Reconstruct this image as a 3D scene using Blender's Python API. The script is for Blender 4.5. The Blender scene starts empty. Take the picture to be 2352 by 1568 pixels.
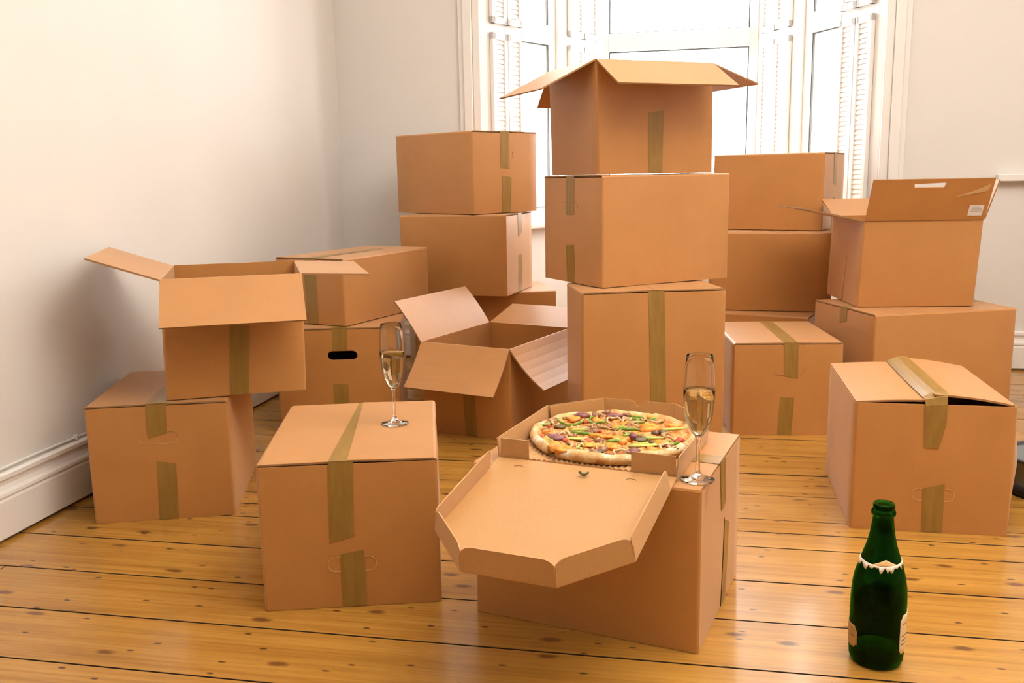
import bpy, bmesh, math, random
from mathutils import Vector, Matrix
random.seed(7)
PI = math.pi
scene = bpy.context.scene
COL = scene.collection

# ---------------------------------------------------------------- camera, world, lights, exposure
CAM_H, F_PX, PITCH, ROLL = 0.85, 2088.2, math.radians(10.315), math.radians(-1.030)
cam_d = bpy.data.cameras.new('camera'); cam = bpy.data.objects.new('camera', cam_d); COL.objects.link(cam)
cam_d.sensor_width = 36.0; cam_d.lens = 36.0 * F_PX / 2352.0; cam_d.clip_start = 0.05
right = Vector((1, 0, 0)); down = Vector((0, -math.sin(PITCH), -math.cos(PITCH))); fwd = Vector((0, math.cos(PITCH), -math.sin(PITCH)))
cr, sr = math.cos(ROLL), math.sin(ROLL)
r2 = cr * right - sr * down; d2 = sr * right + cr * down
mw = Matrix((( r2.x, -d2.x, -fwd.x, 0), (r2.y, -d2.y, -fwd.y, 0), (r2.z, -d2.z, -fwd.z, CAM_H), (0, 0, 0, 1)))
cam.matrix_world = mw
scene.camera = cam

# room frame: origin in the back left corner, X along the back wall, Y out through the bay
RG = -0.1978; RO = Vector((-0.793, 4.38, 0))
RX = Vector((math.cos(RG), math.sin(RG), 0)); RY = Vector((-math.sin(RG), math.cos(RG), 0))
def rp(x, y, z=0.0): return RO + RX * x + RY * y + Vector((0, 0, z))

SKY = 10.5
world = bpy.data.worlds.new('overcast_sky'); scene.world = world; world.use_nodes = True
bgn = world.node_tree.nodes['Background']; bgn.inputs['Color'].default_value = (1.0, 0.99, 0.975, 1); bgn.inputs['Strength'].default_value = SKY
def portal(name, a, b, z0, z1, flip=False):
    # sky portal filling a window opening between plan points a and b
    m = (a + b) / 2; d = (b - a); L = d.length
    l = bpy.data.lights.new(name, 'AREA'); l.shape = 'RECTANGLE'; l.size = L; l.size_y = z1 - z0
    l.cycles.is_portal = True
    o = bpy.data.objects.new(name, l); COL.objects.link(o)
    x = d.normalized(); z = Vector((0, 0, 1)); n = x.cross(z)     # light shines along -local Z
    if flip: x = -x; n = -n
    y = n.cross(x)
    M = Matrix(((x.x, y.x, n.x, m.x), (x.y, y.y, n.y, m.y), (x.z, y.z, n.z, (z0 + z1) / 2), (0, 0, 0, 1)))
    o.matrix_world = M
# added unseen fill light ahead of the camera, bounced off the ceiling
fl_d = bpy.data.lights.new('ceiling_bounce_fill', 'AREA'); fl_d.shape = 'DISK'; fl_d.size = 1.2; fl_d.energy = 140.0; fl_d.color = (1.0, 0.955, 0.90)
fl_o = bpy.data.objects.new('ceiling_bounce_fill', fl_d); COL.objects.link(fl_o); fl_o.location = (0.95, 1.35, 1.62); fl_o.rotation_euler = (math.radians(180), 0, 0)
scene.view_settings.view_transform = 'Standard'; scene.view_settings.look = 'None'
scene.view_settings.gamma = 1.0; scene.view_settings.use_curve_mapping = False
scene.view_settings.exposure = 0.22
scene.cycles.use_denoising = True; scene.cycles.use_light_tree = False
scene.cycles.max_bounces = 8; scene.cycles.diffuse_bounces = 4; scene.cycles.glossy_bounces = 3; scene.cycles.transparent_max_bounces = 8
scene.cycles.transmission_bounces = 8
scene.cycles.use_adaptive_sampling = True; scene.cycles.adaptive_threshold = 0.10
scene.cycles.caustics_reflective = False
scene.cycles.sample_clamp_indirect = 8.0

# ---------------------------------------------------------------- helpers
def obj(name, me, mat=None, parent=None):
    o = bpy.data.objects.new(name, me); COL.objects.link(o)
    if mat is not None:
        for m in (mat if isinstance(mat, (list, tuple)) else [mat]):
            if not len(me.materials) or m.name not in [q.name for q in me.materials]: me.materials.append(m)
    if parent is not None: o.parent = parent
    return o
def mesh(name, verts, faces, uvs=None, smooth=False, mats=None):
    me = bpy.data.meshes.new(name); me.from_pydata([tuple(v) for v in verts], [], faces)
    if uvs is not None:
        ul = me.uv_layers.new(name='UVMap')
        for poly in me.polygons:
            for li in poly.loop_indices: ul.data[li].uv = uvs[me.loops[li].vertex_index]
    if smooth: me.polygons.foreach_set('use_smooth', [True] * len(me.polygons))
    if mats is not None: me.polygons.foreach_set('material_index', mats)
    me.validate(); me.update()
    return me
def from_bm(name, bm, smooth=False):
    me = bpy.data.meshes.new(name); bmesh.ops.recalc_face_normals(bm, faces=bm.faces); bm.to_mesh(me); bm.free()
    if smooth: me.polygons.foreach_set('use_smooth', [True] * len(me.polygons))
    return me
def thing(name, label, cat, loc, rz=0.0, group=None):
    e = bpy.data.objects.new(name, None); COL.objects.link(e); e.empty_display_size = 0.1
    e.location = loc; e.rotation_euler = (0, 0, rz); e['label'] = label; e['category'] = cat
    if group: e['group'] = group
    return e
def tag(o, label, cat, group=None):
    o['label'] = label; o['category'] = cat
    if group: o['group'] = group
    return o
def struct(o): o['kind'] = 'structure'; return o
class MB:
    """collects boxes and prisms in one mesh"""
    def __init__(s): s.v = []; s.f = []
    def hexa(s, p):   # 8 points: bottom ccw 0-3, top ccw 4-7
        b = len(s.v); s.v += [Vector(q) for q in p]
        s.f += [tuple(b + i for i in q) for q in ((3, 2, 1, 0), (4, 5, 6, 7), (0, 1, 5, 4), (1, 2, 6, 5), (2, 3, 7, 6), (3, 0, 4, 7))]
    def box(s, x0, x1, y0, y1, z0, z1, T=None):
        T = T or (lambda x, y, z: Vector((x, y, z)))
        s.hexa([T(x0, y0, z0), T(x1, y0, z0), T(x1, y1, z0), T(x0, y1, z0), T(x0, y0, z1), T(x1, y0, z1), T(x1, y1, z1), T(x0, y1, z1)])
    def wall(s, a, b, z0, z1, t):   # slab between plan points a->b, thickness t to the left of a->b
        d = (b - a).normalized(); n = Vector((-d.y, d.x, 0)) * t
        z = Vector((0, 0, 1))
        s.hexa([a + z * z0, b + z * z0, b + n + z * z0, a + n + z * z0, a + z * z1, b + z * z1, b + n + z * z1, a + n + z * z1])
    def build(s, name, mat, parent=None, bevel=0.0):
        o = obj(name, mesh(name, s.v, s.f), mat, parent)
        if bevel:
            m = o.modifiers.new('bevel', 'BEVEL'); m.width = bevel; m.segments = 2; m.limit_method = 'ANGLE'
        return o
def lathe(name, prof, n=48, mat=None, parent=None, cap0=True, cap1=True, smooth=True):
    v = []; f = []
    for r, z in prof:
        for k in range(n):
            a = 2 * PI * k / n; v.append((r * math.cos(a), r * math.sin(a), z))
    for i in range(len(prof) - 1):
        for k in range(n):
            k2 = (k + 1) % n
            f.append((i * n + k, i * n + k2, (i + 1) * n + k2, (i + 1) * n + k))
    if cap0: f.append(tuple(range(n - 1, -1, -1)))
    if cap1: f.append(tuple((len(prof) - 1) * n + k for k in range(n)))
    return obj(name, mesh(name, v, f, smooth=smooth), mat, parent)

# ---------------------------------------------------------------- materials
def new_mat(name):
    m = bpy.data.materials.new(name); m.use_nodes = True
    nt = m.node_tree; b = nt.nodes['Principled BSDF']; return m, nt, b
def N(nt, t, **kw):
    n = nt.nodes.new(t)
    for k, v in kw.items(): setattr(n, k, v)
    return n
def plain(name, col, rough=0.5, **kw):
    m, nt, b = new_mat(name); b.inputs['Base Color'].default_value = (*col, 1); b.inputs['Roughness'].default_value = rough
    for k, v in kw.items(): b.inputs[k.replace('_', ' ')].default_value = v
    return m
def ramp(nt, stops):
    r = N(nt, 'ShaderNodeValToRGB'); e = r.color_ramp.elements
    while len(e) < len(stops): e.new(0.5)
    for i, (p, c) in enumerate(stops): e[i].position = p; e[i].color = (*c, 1)
    return r
def noise(nt, vec, scale, detail=3.0, rough=0.55, dim='3D', w=None):
    n = N(nt, 'ShaderNodeTexNoise', noise_dimensions=dim); n.inputs['Scale'].default_value = scale; n.inputs['Detail'].default_value = detail; n.inputs['Roughness'].default_value = rough
    if vec is not None: nt.links.new(vec, n.inputs['Vector'])
    if w is not None: nt.links.new(w, n.inputs['W'])
    return n
def mix(nt, a, b, fac, mode='MIX'):
    n = N(nt, 'ShaderNodeMix', data_type='RGBA', blend_type=mode)
    for s, v in ((0, fac), (6, a), (7, b)):
        if isinstance(v, (int, float)): n.inputs[s].default_value = v
        elif isinstance(v, tuple): n.inputs[s].default_value = (*v, 1)
        else: nt.links.new(v, n.inputs[s])
    return n.outputs[2]

def make_kraft(name, dark, light, obj_space=False):
    m, nt, b = new_mat(name); L = nt.links
    uv = N(nt, 'ShaderNodeUVMap'); oi = N(nt, 'ShaderNodeObjectInfo')
    if obj_space:
        tcn = N(nt, 'ShaderNodeTexCoord'); VEC = tcn.outputs['Object']
    else: VEC = uv.outputs['UV']
    n1 = noise(nt, VEC, 6.0, 4, 0.6, '4D', oi.outputs['Random'])
    n2 = noise(nt, VEC, 420.0, 2, 0.7)
    r = ramp(nt, [(0.3, dark), (0.75, light)]); L.new(n1.outputs['Fac'], r.inputs['Fac'])
    r2 = ramp(nt, [(0.35, (0.90, 0.90, 0.90)), (0.7, (1.06, 1.06, 1.06))]); L.new(n2.outputs['Fac'], r2.inputs['Fac'])
    c = mix(nt, r.outputs['Color'], r2.outputs['Color'], 1.0, 'MULTIPLY')
    wv = N(nt, 'ShaderNodeTexWave', wave_type='BANDS', bands_direction='X'); wv.inputs['Scale'].default_value = 40.0; wv.inputs['Distortion'].default_value = 0.6
    L.new(uv.outputs['UV'], wv.inputs['Vector'])
    bp = N(nt, 'ShaderNodeBump'); bp.inputs['Strength'].default_value = 0.025; bp.inputs['Distance'].default_value = 0.002
    ad = N(nt, 'ShaderNodeMath', operation='ADD'); L.new((n2 if obj_space else wv).outputs['Fac'], ad.inputs[0]); L.new(n2.outputs['Fac'], ad.inputs[1])
    L.new(ad.outputs[0], bp.inputs['Height']); L.new(bp.outputs['Normal'], b.inputs['Normal'])
    L.new(c, b.inputs['Base Color']); b.inputs['Roughness'].default_value = 0.42; b.inputs['Specular IOR Level'].default_value = 0.6
    b.inputs['Sheen Weight'].default_value = 0.25; b.inputs['Sheen Roughness'].default_value = 0.45; b.inputs['Sheen Tint'].default_value = (1.0, 0.90, 0.74, 1)
    return m
KRAFT = make_kraft('kraft_cardboard', (0.485, 0.215, 0.058), (0.545, 0.250, 0.073))
KRAFT_L = make_kraft('pale_kraft_board', (0.50, 0.255, 0.085), (0.56, 0.295, 0.105), True)
KRAFT_EDGE = plain('cut_cardboard_edge', (0.33, 0.17, 0.065), 0.9)

def make_tape():
    m, nt, b = new_mat('brown_packing_tape'); L = nt.links
    uv = N(nt, 'ShaderNodeUVMap'); oi = N(nt, 'ShaderNodeObjectInfo')
    mp = N(nt, 'ShaderNodeMapping'); mp.inputs['Scale'].default_value = (60, 9, 1); L.new(uv.outputs['UV'], mp.inputs['Vector'])
    n = noise(nt, mp.outputs['Vector'], 1.0, 3, 0.6, '4D', oi.outputs['Random'])
    r = ramp(nt, [(0.3, (0.26, 0.145, 0.030)), (0.7, (0.34, 0.20, 0.050))]); L.new(n.outputs['Fac'], r.inputs['Fac'])
    L.new(r.outputs['Color'], b.inputs['Base Color']); b.inputs['Roughness'].default_value = 0.32
    bp = N(nt, 'ShaderNodeBump'); bp.inputs['Strength'].default_value = 0.25; bp.inputs['Distance'].default_value = 0.002
    L.new(n.outputs['Fac'], bp.inputs['Height']); L.new(bp.outputs['Normal'], b.inputs['Normal'])
    return m
TAPE = make_tape()

def make_wood():
    m, nt, b = new_mat('varnished_pine'); L = nt.links
    tc = N(nt, 'ShaderNodeTexCoord'); oi = N(nt, 'ShaderNodeObjectInfo')
    off = N(nt, 'ShaderNodeMath', operation='MULTIPLY'); L.new(oi.outputs['Random'], off.inputs[0]); off.inputs[1].default_value = 37.0
    cx = N(nt, 'ShaderNodeCombineXYZ'); L.new(off.outputs[0], cx.inputs[0]); L.new(off.outputs[0], cx.inputs[1])
    va = N(nt, 'ShaderNodeVectorMath', operation='ADD'); L.new(tc.outputs['Object'], va.inputs[0]); L.new(cx.outputs[0], va.inputs[1])
    def mp(s):
        q = N(nt, 'ShaderNodeMapping'); q.inputs['Scale'].default_value = s; L.new(va.outputs[0], q.inputs['Vector']); return q.outputs['Vector']
    g1 = noise(nt, mp((1.3, 26, 1)), 1.0, 5, 0.6)
    g2 = noise(nt, mp((3.0, 120, 1)), 1.0, 3, 0.6)
    big = noise(nt, mp((0.8, 2.2, 1)), 1.0, 2, 0.5)
    r = ramp(nt, [(0.30, (0.37, 0.172, 0.028)), (0.52, (0.47, 0.235, 0.042)), (0.75, (0.53, 0.280, 0.060))]); L.new(g1.outputs['Fac'], r.inputs['Fac'])
    r2 = ramp(nt, [(0.36, (0.70, 0.66, 0.60)), (0.55, (1.04, 1.04, 1.04))]); L.new(g2.outputs['Fac'], r2.inputs['Fac'])
    c = mix(nt, r.outputs['Color'], r2.outputs['Color'], 0.65, 'MULTIPLY')
    r3 = ramp(nt, [(0.35, (0.90, 0.86, 0.80)), (0.65, (1.06, 1.06, 1.06))]); L.new(big.outputs['Fac'], r3.inputs['Fac'])
    c = mix(nt, c, r3.outputs['Color'], 1.0, 'MULTIPLY')
    # knots: elongated dark spots with a soft halo
    def spots(scale, lo, hi):
        v = N(nt, 'ShaderNodeTexVoronoi', feature='F1', voronoi_dimensions='2D'); v.inputs['Scale'].default_value = 1.0; v.inputs['Randomness'].default_value = 1.0
        wob = noise(nt, mp((40, 60, 1)), 1.0, 2)
        sc = N(nt, 'ShaderNodeVectorMath', operation='MULTIPLY_ADD'); L.new(wob.outputs['Color'], sc.inputs[0]); sc.inputs[1].default_value = (0.06, 0.06, 0); L.new(mp(scale), sc.inputs[2])
        L.new(sc.outputs[0], v.inputs['Vector'])
        mr = N(nt, 'ShaderNodeMapRange', clamp=True); mr.inputs['From Min'].default_value = lo; mr.inputs['From Max'].default_value = hi; mr.inputs['To Min'].default_value = 1.0; mr.inputs['To Max'].default_value = 0.0
        L.new(v.outputs['Distance'], mr.inputs['Value']); return mr.outputs[0]
    c = mix(nt, c, (0.16, 0.062, 0.014), spots((3.0, 7.5, 1), 0.035, 0.075))
    c = mix(nt, c, (0.10, 0.040, 0.012), spots((5.5, 15.0, 1), 0.028, 0.055))
    sc_n = noise(nt, mp((7, 22, 1)), 1.0, 4, 0.7)
    r4 = ramp(nt, [(0.66, (0, 0, 0)), (0.78, (1, 1, 1))]); L.new(sc_n.outputs['Fac'], r4.inputs['Fac'])
    sfac = N(nt, 'ShaderNodeMath', operation='MULTIPLY'); L.new(r4.outputs['Color'], sfac.inputs[0]); sfac.inputs[1].default_value = 0.55
    c = mix(nt, c, (0.20, 0.09, 0.03), sfac.outputs[0])
    L.new(c, b.inputs['Base Color'])
    rr = ramp(nt, [(0.3, (0.20, 0.20, 0.20)), (0.7, (0.34, 0.34, 0.34))]); L.new(big.outputs['Fac'], rr.inputs['Fac']); L.new(rr.outputs['Color'], b.inputs['Roughness'])
    b.inputs['Coat Weight'].default_value = 0.35; b.inputs['Coat Roughness'].default_value = 0.14
    bp = N(nt, 'ShaderNodeBump'); bp.inputs['Strength'].default_value = 0.12; bp.inputs['Distance'].default_value = 0.002
    L.new(g1.outputs['Fac'], bp.inputs['Height']); L.new(bp.outputs['Normal'], b.inputs['Normal']); L.new(bp.outputs['Normal'], b.inputs['Coat Normal'])
    return m
WOOD = make_wood()
GAP = plain('dirty_board_edge', (0.035, 0.018, 0.007), 0.9)
def make_paint(name, col, rough):
    m, nt, b = new_mat(name); L = nt.links
    tc = N(nt, 'ShaderNodeTexCoord'); n = noise(nt, tc.outputs['Object'], 2.0, 3)
    r = ramp(nt, [(0.3, tuple(c * 0.97 for c in col)), (0.7, col)]); L.new(n.outputs['Fac'], r.inputs['Fac']); L.new(r.outputs['Color'], b.inputs['Base Color'])
    n2 = noise(nt, tc.outputs['Object'], 180.0, 2); bp = N(nt, 'ShaderNodeBump'); bp.inputs['Strength'].default_value = 0.04; bp.inputs['Distance'].default_value = 0.001
    L.new(n2.outputs['Fac'], bp.inputs['Height']); L.new(bp.outputs['Normal'], b.inputs['Normal']); b.inputs['Roughness'].default_value = rough
    return m
WALL = make_paint('white_wall_paint', (0.775, 0.75, 0.715), 0.85)
GLOSSW = make_paint('white_gloss_paint', (0.86, 0.84, 0.81), 0.35)
DARK = plain('dark_void', (0.02, 0.013, 0.008), 0.95)
def make_pane():
    m = bpy.data.materials.new('window_glass'); m.use_nodes = True; nt = m.node_tree
    for n in list(nt.nodes): nt.nodes.remove(n)
    o = N(nt, 'ShaderNodeOutputMaterial'); t = N(nt, 'ShaderNodeBsdfTransparent'); g = N(nt, 'ShaderNodeBsdfGlossy'); g.inputs['Roughness'].default_value = 0.02
    mx = N(nt, 'ShaderNodeMixShader'); mx.inputs[0].default_value = 0.06; nt.links.new(t.outputs[0], mx.inputs[1]); nt.links.new(g.outputs[0], mx.inputs[2]); nt.links.new(mx.outputs[0], o.inputs[0])
    return m
PANE = make_pane()
SEAL = plain('grey_glazing_seal', (0.10, 0.10, 0.095), 0.7)

# ---------------------------------------------------------------- room shell
ROOM_W, ROOM_D, ROOM_H = 3.75, 8.0, 2.55
BX0, BX1 = 0.69, 2.40                      # bay opening in the back wall
BAY = [(0.69, 0.0), (1.14, 0.84), (1.95, 0.84), (2.40, 0.0)]
SILL, HEAD = 0.62, 2.40
def rbox(mb, x0, x1, y0, y1, z0, z1): mb.box(x0, x1, y0, y1, z0, z1, rp)

fl = MB(); rbox(fl, -0.1, ROOM_W + 0.1, -ROOM_D - 0.1, 1.1, -0.12, -0.022)
floor = struct(fl.build('floor', DARK))
# individual floor boards
edges = [-1.918, -1.737, -1.56, -1.38, -1.20]
y = -1.20
while y < 0.9: y += 0.18; edges.append(round(y, 3))
edges = sorted(edges + [-2.002, -2.094, -2.278, -2.458, -2.636, -2.815])
y = edges[0]
while y > -ROOM_D: y -= 0.18; edges.insert(0, round(y, 3))
rb = random.Random(3)
def plank(x0, x1, y0, y1):
    g = 0.0017
    L, Wd, t, c = x1 - x0, (y1 - y0) - 2 * g, 0.020, 0.0006
    v = []; 
    for z, ins in ((-t, 0), (-c, 0), (0, c)):
        v += [(-L / 2 + ins, -Wd / 2 + ins, z), (L / 2 - ins, -Wd / 2 + ins, z), (L / 2 - ins, Wd / 2 - ins, z), (-L / 2 + ins, Wd / 2 - ins, z)]
    f = [(8, 9, 10, 11), (3, 2, 1, 0)]
    for b in (0, 4):
        for i in range(4): f.append((b + i, b + (i + 1) % 4, b + 4 + (i + 1) % 4, b + 4 + i))
    o = obj('plank', mesh('plank', v, f, mats=[0, 1, 1, 1, 1, 1, 1, 1, 1, 1]), [WOOD, GAP], floor)
    o.location = rp((x0 + x1) / 2, (y0 + y1) / 2, rb.uniform(-0.0014, -0.0004)); o.rotation_euler = (0, 0, RG)
for i in range(len(edges) - 1):
    y0, y1 = edges[i], edges[i + 1]
    if y0 >= -0.01: x0, x1 = 0.72 + 0.5357 * max(y1, 0), 2.37 - 0.5357 * max(y1, 0)
    else: x0, x1 = 0.004, ROOM_W - 0.004
    if y1 > 0.84: continue
    if y0 < -0.01 and abs(y0 + 2.636) < 0.01: cuts = [x0, 0.12, x1]
    elif y0 < -0.01 and i % 4 == 1: cuts = [x0, rb.uniform(2.9, 3.4), x1]
    else: cuts = [x0, x1]
    for a, b in zip(cuts[:-1], cuts[1:]): plank(a + 0.001, b - 0.001, y0, y1)

mb = MB(); rbox(mb, -0.12, 0.0, -ROOM_D, 0.12, -0.02, ROOM_H); struct(mb.build('wall_left', WALL))
mb = MB(); rbox(mb, ROOM_W, ROOM_W + 0.12, -ROOM_D, 0.12, -0.02, ROOM_H); struct(mb.build('wall_right', WALL))
mb = MB()
rbox(mb, 0.0, BX0, 0.0, 0.12, -0.02, ROOM_H); rbox(mb, BX1, ROOM_W, 0.0, 0.12, -0.02, ROOM_H); rbox(mb, BX0, BX1, 0.0, 0.12, HEAD + 0.05, ROOM_H)
struct(mb.build('wall_back', WALL))
mb = MB(); rbox(mb, 0, ROOM_W, -ROOM_D - 0.12, -ROOM_D, -0.02, ROOM_H); struct(mb.build('wall_rear', WALL))
mb = MB(); rbox(mb, -0.12, ROOM_W + 0.12, -ROOM_D - 0.12, 1.1, ROOM_H, ROOM_H + 0.1); struct(mb.build('ceiling', WALL))
# bay: three glazed facets with low panels, sill, head and folded shutters
def bay_facet(idx, a, b, g0, g1, shutters):
    """a->b plan points in room coords going left to right; glass between distances g0..g1 along the facet"""
    A = rp(*a); B = rp(*b); D = (B - A); L = D.length; D.normalize(); Nn = Vector((-D.y, D.x, 0))   # outward
    def T(s, n, z): return A + D * s + Nn * n + Vector((0, 0, z))
    root = bpy.data.objects.new('window_%d' % idx, None); COL.objects.link(root); struct(root); root.location = T(L / 2, 0, 0); bpy.context.view_layer.update()
    inv = Matrix.Translation(-root.location)
    def part(name, boxes, mat, bevel=0.002):
        m = MB()
        for q in boxes: m.box(*q, T)
        m.v = [v - root.location for v in m.v]
        return m.build(name, mat, root, bevel)
    part('apron_panel', [(0, L, 0.0, 0.10, -0.02, SILL - 0.02)], GLOSSW)
    part('sill', [(-0.0, L, -0.07, 0.10, SILL - 0.025, SILL)], GLOSSW, 0.006)
    part('head', [(0, L, 0.0, 0.10, HEAD, ROOM_H)], WALL)
    part('post', [(0, g0 - 0.045, 0.0, 0.10, SILL, HEAD)], GLOSSW)
    part('post', [(g1 + 0.045, L, 0.0, 0.10, SILL, HEAD)], GLOSSW)
    # lower sash
    ZT, ZU = 1.485, 1.575
    part('stile', [(g0 - 0.045, g0, 0.03, 0.08, SILL, HEAD)], GLOSSW, 0.004)
    part('stile', [(g1, g1 + 0.045, 0.03, 0.08, SILL, HEAD)], GLOSSW, 0.004)
    part('rail', [(g0, g1, 0.03, 0.08, SILL, SILL + 0.07)], GLOSSW, 0.004)
    part('transom', [(g0, g1, 0.02, 0.085, ZT, ZU)], GLOSSW, 0.006)
    part('rail', [(g0, g1, 0.03, 0.08, HEAD - 0.05, HEAD)], GLOSSW, 0.004)
    part('pane', [(g0, g1, 0.054, 0.058, SILL + 0.07, ZT)], PANE, 0)
    part('pane', [(g0, g1, 0.054, 0.058, ZU, HEAD - 0.05)], PANE, 0)
    GK = 0.006
    for za, zb in ((SILL + 0.07, ZT), (ZU, HEAD - 0.05)):
        part('glazing_seal', [(g0, g0 + GK, 0.044, 0.054, za, zb), (g1 - GK, g1, 0.044, 0.054, za, zb), (g0, g1, 0.044, 0.054, zb - GK, zb), (g0, g1, 0.044, 0.054, za, za + GK)], SEAL, 0)
    for (s0, s1) in shutters:
        m = []
        for zz0, zz1 in ((SILL + 0.03, 1.49), (1.53, HEAD - 0.03)):
            sh = part('shutter', [(s0, s0 + 0.022, -0.022, -0.002, zz0, zz1), (s1 - 0.022, s1, -0.022, -0.002, zz0, zz1), (s0, s1, -0.022, -0.002, zz0, zz0 + 0.03), (s0, s1, -0.022, -0.002, zz1 - 0.03, zz1)], GLOSSW, 0.0015)
            part('shutter_back', [(s0 + .02, s1 - .02, -.009, -.003, zz0 + .02, zz1 - .02)], GLOSSW, 0)
            mm = MB(); z = zz0 + 0.034
            while z < zz1 - 0.04:
                p = [T(s0 + .02, -.0165, z), T(s1 - .02, -.0165, z), T(s1 - .02, -.0125, z + .018), T(s0 + .02, -.0125, z + .018)]
                q = [v + Vector((0, 0, .004)) for v in p]
                mm.hexa([v - root.location for v in p + q]); z += 0.021
            lo = mm.build('louvers', GLOSSW, sh); lo['kind'] = 'stuff'
    portal('portal_%d' % idx, T(L, 0.14, 0), T(0, 0.14, 0), SILL, HEAD, flip=False)
FL = math.hypot(0.45, 0.84)
bay_facet(1, BAY[0], BAY[1], 0.335, 0.56, [(0.06, 0.165), (0.17, 0.275), (0.66, 0.78), (0.785, 0.905)])
bay_facet(2, BAY[1], BAY[2], 0.045, 0.765, [])
bay_facet(3, BAY[2], BAY[3], FL - 0.56, FL - 0.335, [(FL - 0.905, FL - 0.785), (FL - 0.78, FL - 0.66), (FL - 0.275, FL - 0.17), (FL - 0.165, FL - 0.06)])
# slim glazing bar in the middle window's lower sash
# architraves round the bay opening (stepped mouldings)
def architrave(n, x, s):
    m = MB()
    rbox(m, min(x, x + s * .035), max(x, x + s * .035), -0.02, 0.0, 0, ROOM_H)
    rbox(m, min(x + s * .035, x + s * .075), max(x + s * .035, x + s * .075), -0.035, 0.0, 0, ROOM_H)
    rbox(m, min(x + s * .075, x + s * .10), max(x + s * .075, x + s * .10), -0.018, 0.0, 0, ROOM_H)
    struct(m.build('trim_%d' % n, GLOSSW, None, 0.004))
architrave(1, BX0, -1); architrave(2, BX1, 1)

# skirting boards
SK = [(0.0, 0.009), (-0.020, 0.009), (-0.020, 0.098), (-0.017, 0.104), (-0.021, 0.110), (-0.020, 0.117), (-0.014, 0.124), (-0.010, 0.134), (-0.011, 0.144), (-0.0165, 0.150), (-0.0165, 0.160), (-0.009, 0.165), (0.0, 0.165)]
def skirting(name, a, b):
    A, B = rp(*a), rp(*b); D = (B - A).normalized(); n = Vector((-D.y, D.x, 0))   # n points into wall
    v = []; k = len(SK)
    for P in (A, B):
        for o, z in SK: v.append(P + n * o + Vector((0, 0, z)))
    f = [(i, (i + 1) % k, k + (i + 1) % k, k + i) for i in range(k)] + [tuple(range(k - 1, -1, -1)), tuple(range(k, 2 * k))]
    struct(obj(name, mesh(name, v, f), GLOSSW))
skirting('baseboard_left', (0, -ROOM_D), (0, 0.0))
skirting('baseboard_back', (0.02, 0), (BX0 - 0.10, 0))
skirting('baseboard_right', (BX1 + 0.10, 0), (ROOM_W, 0))
# white cable clipped along the top of the left skirting
cu = bpy.data.curves.new('cable', 'CURVE'); cu.dimensions = '3D'; cu.bevel_depth = 0.003
sp = cu.splines.new('POLY'); pts = [rp(0.0050, -4.5 + 0.1 * i, 0.1745 + 0.0012 * math.sin(i * 1.7)) for i in range(44)]
sp.points.add(len(pts) - 1)
for p_, q in zip(sp.points, pts): p_.co = (*q, 1)
tmp = bpy.data.objects.new('tmp', cu); COL.objects.link(tmp); bpy.context.view_layer.update()
me = bpy.data.meshes.new_from_object(tmp.evaluated_get(bpy.context.evaluated_depsgraph_get())); bpy.data.objects.remove(tmp)
me.materials.clear(); cable = tag(obj('cable', me, GLOSSW), 'thin white cable running along the top of the left skirting board', 'cable')
m = MB(); rbox(m, 0.0008, 0.011, -2.04, -2.028, 0.166, 0.181); m.build('clip', GLOSSW, cable, 0.002)
# low white ledge on the wall at the right
m = MB(); rbox(m, 2.86, ROOM_W, -0.045, 0.0, 0.792, 0.822); struct(m.build('trim_3', GLOSSW, None, 0.004))

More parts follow.
